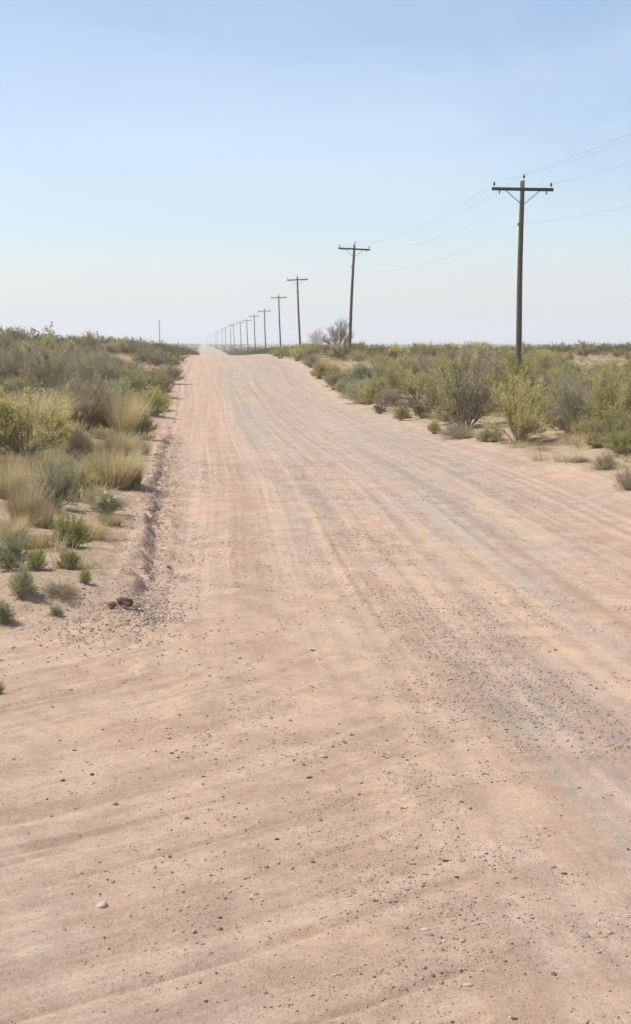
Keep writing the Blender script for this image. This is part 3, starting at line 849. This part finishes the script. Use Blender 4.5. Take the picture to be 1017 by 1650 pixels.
for px, py, w_, k, lb in (
    (166, 1459, 22, 'pale', 'flat pale stone lying alone at the lower left of the road'),
    (332, 1618, 9, 'dark', 'dark stone nearest to the bottom frame edge left of centre'),
    (505, 1390, 9, 'dark', 'dark round stone on bare sand right below the middle of the road'),
    (499, 1251, 10, 'dark', 'dark oval stone beside a patch of pale pebbles'),
    (520, 1220, 15, 'pale', 'pale flat stone just above a dark oval stone'),
    (981, 1188, 16, 'grey', 'whitish grey stone close to the right frame edge'),
    (718, 1383, 11, 'dark', 'blackish stone above the gravel streak in the lower right'),
    (755, 1589, 17, 'pale', 'pale flat stone in the gravel at the bottom of the road'),
    (943, 1506, 17, 'grey', 'dark grey stone in the blue-grey gravel streak at lower right'),
    (909, 1408, 10, 'dark', 'dark stone at the head of the blue-grey gravel streak'),
    (684, 1500, 16, 'pale', 'long pale stone right of the bare sand at the bottom'),
    (893, 1571, 11, 'dark', 'dark brown stone below the grey stone at lower right'),
    (829, 1644, 10, 'dark', 'dark stone on the very bottom edge of the picture'),
    (148, 1247, 9, 'dark', 'small dark stone beside a turning track on the left'),
    (187, 1296, 10, 'dark', 'small dark flat stone below a turning track on the left'),
    (412, 1440, 10, 'mid', 'brown stone in the middle of a turning track'),
    (446, 1352, 9, 'dark', 'small dark stone above the brown stone on the turning track'),
    (272, 917, 9, 'dark', 'dark stone just right of the roadside ledge'),
    (121, 1208, 8, 'dark', 'small dark stone on the smooth sand at far left'),
    (656, 1496, 8, 'dark', 'dark stone left of the long pale stone'),
    (605, 1452, 10, 'dark', 'dark wide stone at the left border of the lower gravel')):
    stone(px, py, w_, k, lb, GS)
g0 = np.random.default_rng(99)
LBL = {'dark': 'small dark brown stone scattered loose on the near road surface', 'mid': 'small reddish-brown stone scattered loose on the near road surface',
       'pale': 'small cream stone scattered loose on the near road surface', 'grey': 'small blue-grey stone scattered loose on the near road surface'}
for i in range(165):
    py = g0.uniform(1040, 1645); px = g0.uniform(0, 1017)
    if g0.uniform() > .25 + .75 * (px / 1017): continue
    k = g0.choice(['dark', 'mid', 'pale', 'grey'], p=[.55, .2, .12, .13])
    stone(px, py, g0.uniform(4.0, 7.5), str(k), LBL[str(k)], 'small scattered stones')

# dark clod with dead twigs where the ledge ends
def clod():
    p = hit(196, 982); k = 14 / F
    r = empty('earth_clod', (p[0], p[1], float(height(p[0], p[1]))))
    v, f = stone_t(470, True, .8); mk('lump', v * [.085, .07, .07] + [.03, 0, .045], f, M['clod'], r)
    v, f = stone_t(471, True, .7); mk('lump', v * [.06, .05, .04] + [-.08, -.03, .02], f, M['clod'], r)
    v, f = stone_t(472, True, .7); mk('lump', v * [.04, .04, .03] + [.14, -.05, .015], f, M['clod'], r)
    g = np.random.default_rng(3); n = 46
    a = np.stack([g.uniform(-.26, .22, n), g.uniform(-.25, .15, n), g.uniform(0, .05, n)], 1)
    d = dirs(n, g) * [1, 1, .25]; v, f = sticks(a, a + d * g.uniform(.05, .2, (n, 1)), np.full(n, .004), np.full(n, .002), None, g)
    mk('dead_twigs', v, f, M['twig_brown'], r)
    tag(r, 'dark brown earth clod with dead twigs at the near end of the roadside ledge', 'clod')
clod()
def stick():
    p = hit(208, 957); z = float(height(p[0], p[1]))
    v, f = sticks(np.array([[-.14, .12, .02]]), np.array([[.13, -.1, .015]]), np.array([.007]), np.array([.004]), np.array([[.01, .02, .015]]))
    o = mk('dead_stick', v, f, M['twig_brown']); o.location = (p[0], p[1], z)
    tag(o, 'thin dead stick lying on the sand just above the dark clod', 'stick')
stick()

# ------------------------------------------------------------------ utility poles
PHT = 8.9; ARMZ = 8.56
def make_pole():
    r = empty('utility_pole')
    m = MB(); zz = np.linspace(-1.6, PHT, 12)
    bx = .012 * np.sin(zz * .9)
    m.tube(np.stack([bx, .01 * np.cos(zz), zz], 1), np.interp(zz, [-1.6, PHT], [.138, .088]), 16)
    m.build('pole', M['wood'], r, True)
    m = MB(); m.box((0, -.125, ARMZ), (2.44, .095, .125)); m.build('crossarm', M['arm'], r)
    for s in (-1, 1):
        m = MB(); m.tube([(s * .68, -.185, ARMZ - .03), (s * .66, -.185, ARMZ - .075), (s * .05, -.15, ARMZ - .58), (s * .0, -.135, ARMZ - .60)], .016, 6); m.build('brace', M['steel'], r)
    def ins(x, y, z, hp=.10):
        m = MB(); m.tube([(x, y, z - .02), (x, y, z + hp)], .011, 6); m.build('insulator_pin', M['steel'], r)
        m = MB(); pts = [(x, y, z + hp - .02), (x, y, z + hp), (x, y, z + hp + .02), (x, y, z + hp + .045), (x, y, z + hp + .065), (x, y, z + hp + .09), (x, y, z + hp + .11)]
        m.tube(pts, [.035, .052, .045, .028, .038, .034, .015], 10); m.build('insulator', M['porcelain'], r, True)
    ins(-1.13, -.125, ARMZ + .06); ins(1.13, -.125, ARMZ + .06)
    m = MB(); m.tube([(.03, -.10, PHT - .25), (.05, -.125, PHT + .02), (.05, -.10, PHT + .12)], .014, 6); m.build('insulator_pin', M['steel'], r)
    m = MB(); m.tube([(.05, -.10, PHT + z) for z in (.10, .12, .15, .18, .21, .23)], [.03, .055, .05, .03, .042, .015], 10); m.build('insulator', M['porcelain'], r, True)
    for s in (-1, 1):
        m = MB(); m.tube([(s * .92, -.19, ARMZ - .04), (s * .93, -.19, ARMZ - .12), (s * .93, -.19, ARMZ - .20)], [.018, .03, .018], 8); m.build('hanging_clamp', M['steel'], r)
    m = MB(); m.tube([(-.13, -.10, PHT - 1.75), (-.13, -.10, PHT - 1.63)], .04, 8); m.build('neutral_spool', M['porcelain'], r, True)
    m = MB(); m.tube([(0, -.2, ARMZ), (0, .13, ARMZ)], .014, 6); m.build('bolt', M['steel'], r)
    return r
P0 = make_pole()
att = []
labels = ['tallest and nearest weathered wooden utility pole with angled arm braces', 'second utility pole from the right, leaning right beside the leafless shrub',
          'third utility pole from the right, leaning slightly left', 'fourth utility pole from the right', 'fifth utility pole from the right, first beyond the road crest']
# (x pixel of top, distance, top y pixel, x pixel at base)
spec = [(842, 58.6, 291, 835), (571, 115, 394, 562), (479, 174, 446, 484), (449, 231, 476, 452.5), (426, 288, 498.5, 428.5), (409.5, 345, 507, 411.5), (397.5, 402, 514.5, 400), (387, 459, 518, 389),
        (376, 516, 521.5, 378.5), (371.5, 573, 523.5, 372.5), (363, 650, 527, 364), (357.5, 740, 529.5, 358), (350, 840, 533, 350), (346.5, 960, 536, 347), (340, 1100, 539, 340), (335, 1300, 542, 335)]
def pole_at(src, x, y, zt, lean, label, first_):
    o = src if first_ else copy_tree(src)
    o.location = (x, y, zt - PHT); o.rotation_euler = (random.uniform(-.008, .008), lean, random.uniform(-.04, .04))
    tag(o, label, 'utility pole', 'wooden utility poles in a line along the road')
    bpy.context.view_layer.update()
    att.append([np.array(o.matrix_world @ Vector(v)) for v in ((-1.13, -.125, ARMZ + .22), (1.13, -.125, ARMZ + .22), (.05, -.10, PHT + .2), (-.17, -.10, PHT - 1.69))])
pole_at(P0, 12.9, 1.5, PHT + .25, .01, 'utility pole standing level with the camera, outside the right of the photo', True)
for i, (px, D, py, pb) in enumerate(spec):
    d = pix_ray(px, py); t = D / d[1]; top = EYE + d * t
    db = pix_ray(pb, 562); xb = db[0] / db[1] * D
    lean = math.atan2(top[0] - xb, PHT)
    gz = float(height(xb, D, False))
    lb = labels[i] if i < 5 else 'small hazy utility pole far along the line, ' + ['sixth', 'seventh', 'eighth', 'ninth', 'tenth', 'eleventh', 'twelfth', 'thirteenth', 'fourteenth', 'fifteenth', 'sixteenth'][i - 5] + ' from the right'
    pole_at(P0, xb, D, min(top[2], gz + PHT + 1.3), lean, lb, False)

def wire(j, label, sag, rad):
    m = MB(); pts = []
    for a, b in zip(att[:-1], att[1:]):
        n = 18 if a[0][1] < 120 else 6
        L = np.linalg.norm(b[j] - a[j])
        for q in range(n):
            t = q / n; p = a[j] * (1 - t) + b[j] * t; p = p.copy(); p[2] -= 4 * sag * (L / 57) ** 2 * t * (1 - t); pts.append(p)
    pts.append(att[-1][j])
    m.tube(pts, rad, 5, False); o = m.build('overhead_wire', M['wire'], None, True)
    tag(o, label, 'wire', 'wires strung along the utility poles')
wire(0, 'thin wire strung along the left ends of the crossarms', .8, .0038)
wire(1, 'thin wire strung along the right ends of the crossarms', .85, .0038)
wire(2, 'thin wire strung along the tops of the utility poles', .8, .0038)
wire(3, 'lowest thin wire, fixed to the poles below the crossarms', .95, .0036)

# lone slim pole above the left scrub
def lone():
    D = 330; d = pix_ray(257, 516); top = EYE + d * D / d[1]; g = float(height(top[0], D, False))
    r = empty('slim_post', (top[0], D, g)); h = top[2] - g
    m = MB(); m.tube([(0, 0, -.5), (0, 0, h)], [.095, .07], 10); m.build('post', M['wood'], r, True)
    m = MB(); m.box((0, -.10, h - .3), (.55, .06, .07)); m.build('crossarm', M['arm'], r)
    tag(r, 'lone slim dark post rising above the scrub left of the road', 'post')
lone()

# unused prototypes out of the scene
for L in PROTO.values():
    for r in L:
        if first[id(r)]:
            for c in list(r.children): bpy.data.objects.remove(c)
            bpy.data.objects.remove(r)
for L in SM.values():
    for o in L:
        if sfirst[id(o)]: bpy.data.objects.remove(o)

# ------------------------------------------------------------------ air
HZ = 0.00047
def haze():
    x0, x1, y0, y1, z0, z1 = -9400, 9400, -400, 9300, -12, 75
    v = [(x, y, z) for z in (z0, z1) for y in (y0, y1) for x in (x0, x1)]
    f = [(0, 2, 3, 1), (4, 5, 7, 6), (0, 1, 5, 4), (2, 6, 7, 3), (0, 4, 6, 2), (1, 3, 7, 5)]
    m, nt, out = new_mat('pale_air')
    pv = nd(nt, 'ShaderNodeVolumePrincipled'); pv.inputs['Color'].default_value = (.92, .97, 1, 1)
    pv.inputs['Density'].default_value = HZ; pv.inputs['Anisotropy'].default_value = .2
    nt.links.new(pv.outputs[0], out.inputs['Volume'])
    o = mk('haze', v, f, m); tag(o, kind='stuff', label='thin pale air that fades the far plain')
haze()

# ------------------------------------------------------------------ light
SUN_EL, SUN_AZ = 57.0, -78.0                            # azimuth from +Y, negative = to the left
w = bpy.data.worlds.new('World'); scene.world = w; w.use_nodes = True
nt = w.node_tree; bg = nt.nodes['Background']
sky = nt.nodes.new('ShaderNodeTexSky'); sky.sky_type = 'NISHITA'; sky.sun_disc = False
sky.sun_elevation = R_(SUN_EL); sky.sun_rotation = R_(SUN_AZ); sky.altitude = 900
sky.air_density = 1.0; sky.dust_density = 1.9; sky.ozone_density = 1.6
tcw = nt.nodes.new('ShaderNodeTexCoord'); mpw = nt.nodes.new('ShaderNodeMapping'); mpw.inputs['Scale'].default_value = (1, 1, 3.5)
nt.links.new(tcw.outputs['Generated'], mpw.inputs[0])
cl = noise(nt, 3.2, 5, .55, mpw.outputs[0], .6)
veil = mixc(nt, maprange(nt, cl, .42, .72, 0, .22), sky.outputs[0], (6.0, 6.6, 7.3))
nt.links.new(veil, bg.inputs[0]); bg.inputs[1].default_value = .131
sl = bpy.data.lights.new('sun', 'SUN'); sl.energy = 3.8; sl.angle = R_(.6); sl.color = (1, .95, .88)
so = bpy.data.objects.new('sun', sl); col.objects.link(so)
sd = Vector((math.sin(R_(SUN_AZ)) * math.cos(R_(SUN_EL)), math.cos(R_(SUN_AZ)) * math.cos(R_(SUN_EL)), math.sin(R_(SUN_EL))))
so.rotation_euler = sd.to_track_quat('Z', 'Y').to_euler(); so.location = sd * 40

cam = bpy.data.cameras.new('camera'); co = bpy.data.objects.new('camera', cam); col.objects.link(co)
co.location = EYE; co.rotation_euler = (math.pi / 2 - pitch, 0, -yaw)
cam.sensor_fit = 'VERTICAL'; cam.sensor_height = 36; cam.lens = F / PH * 36; cam.clip_end = 30000; cam.clip_start = .1
scene.camera = co
vs = scene.view_settings; vs.view_transform = 'Standard'; vs.look = 'None'; vs.exposure = .35; vs.gamma = 1
scene.cycles.volume_bounces = 1; scene.cycles.max_bounces = 6
scene.cycles.filter_width = 1.5
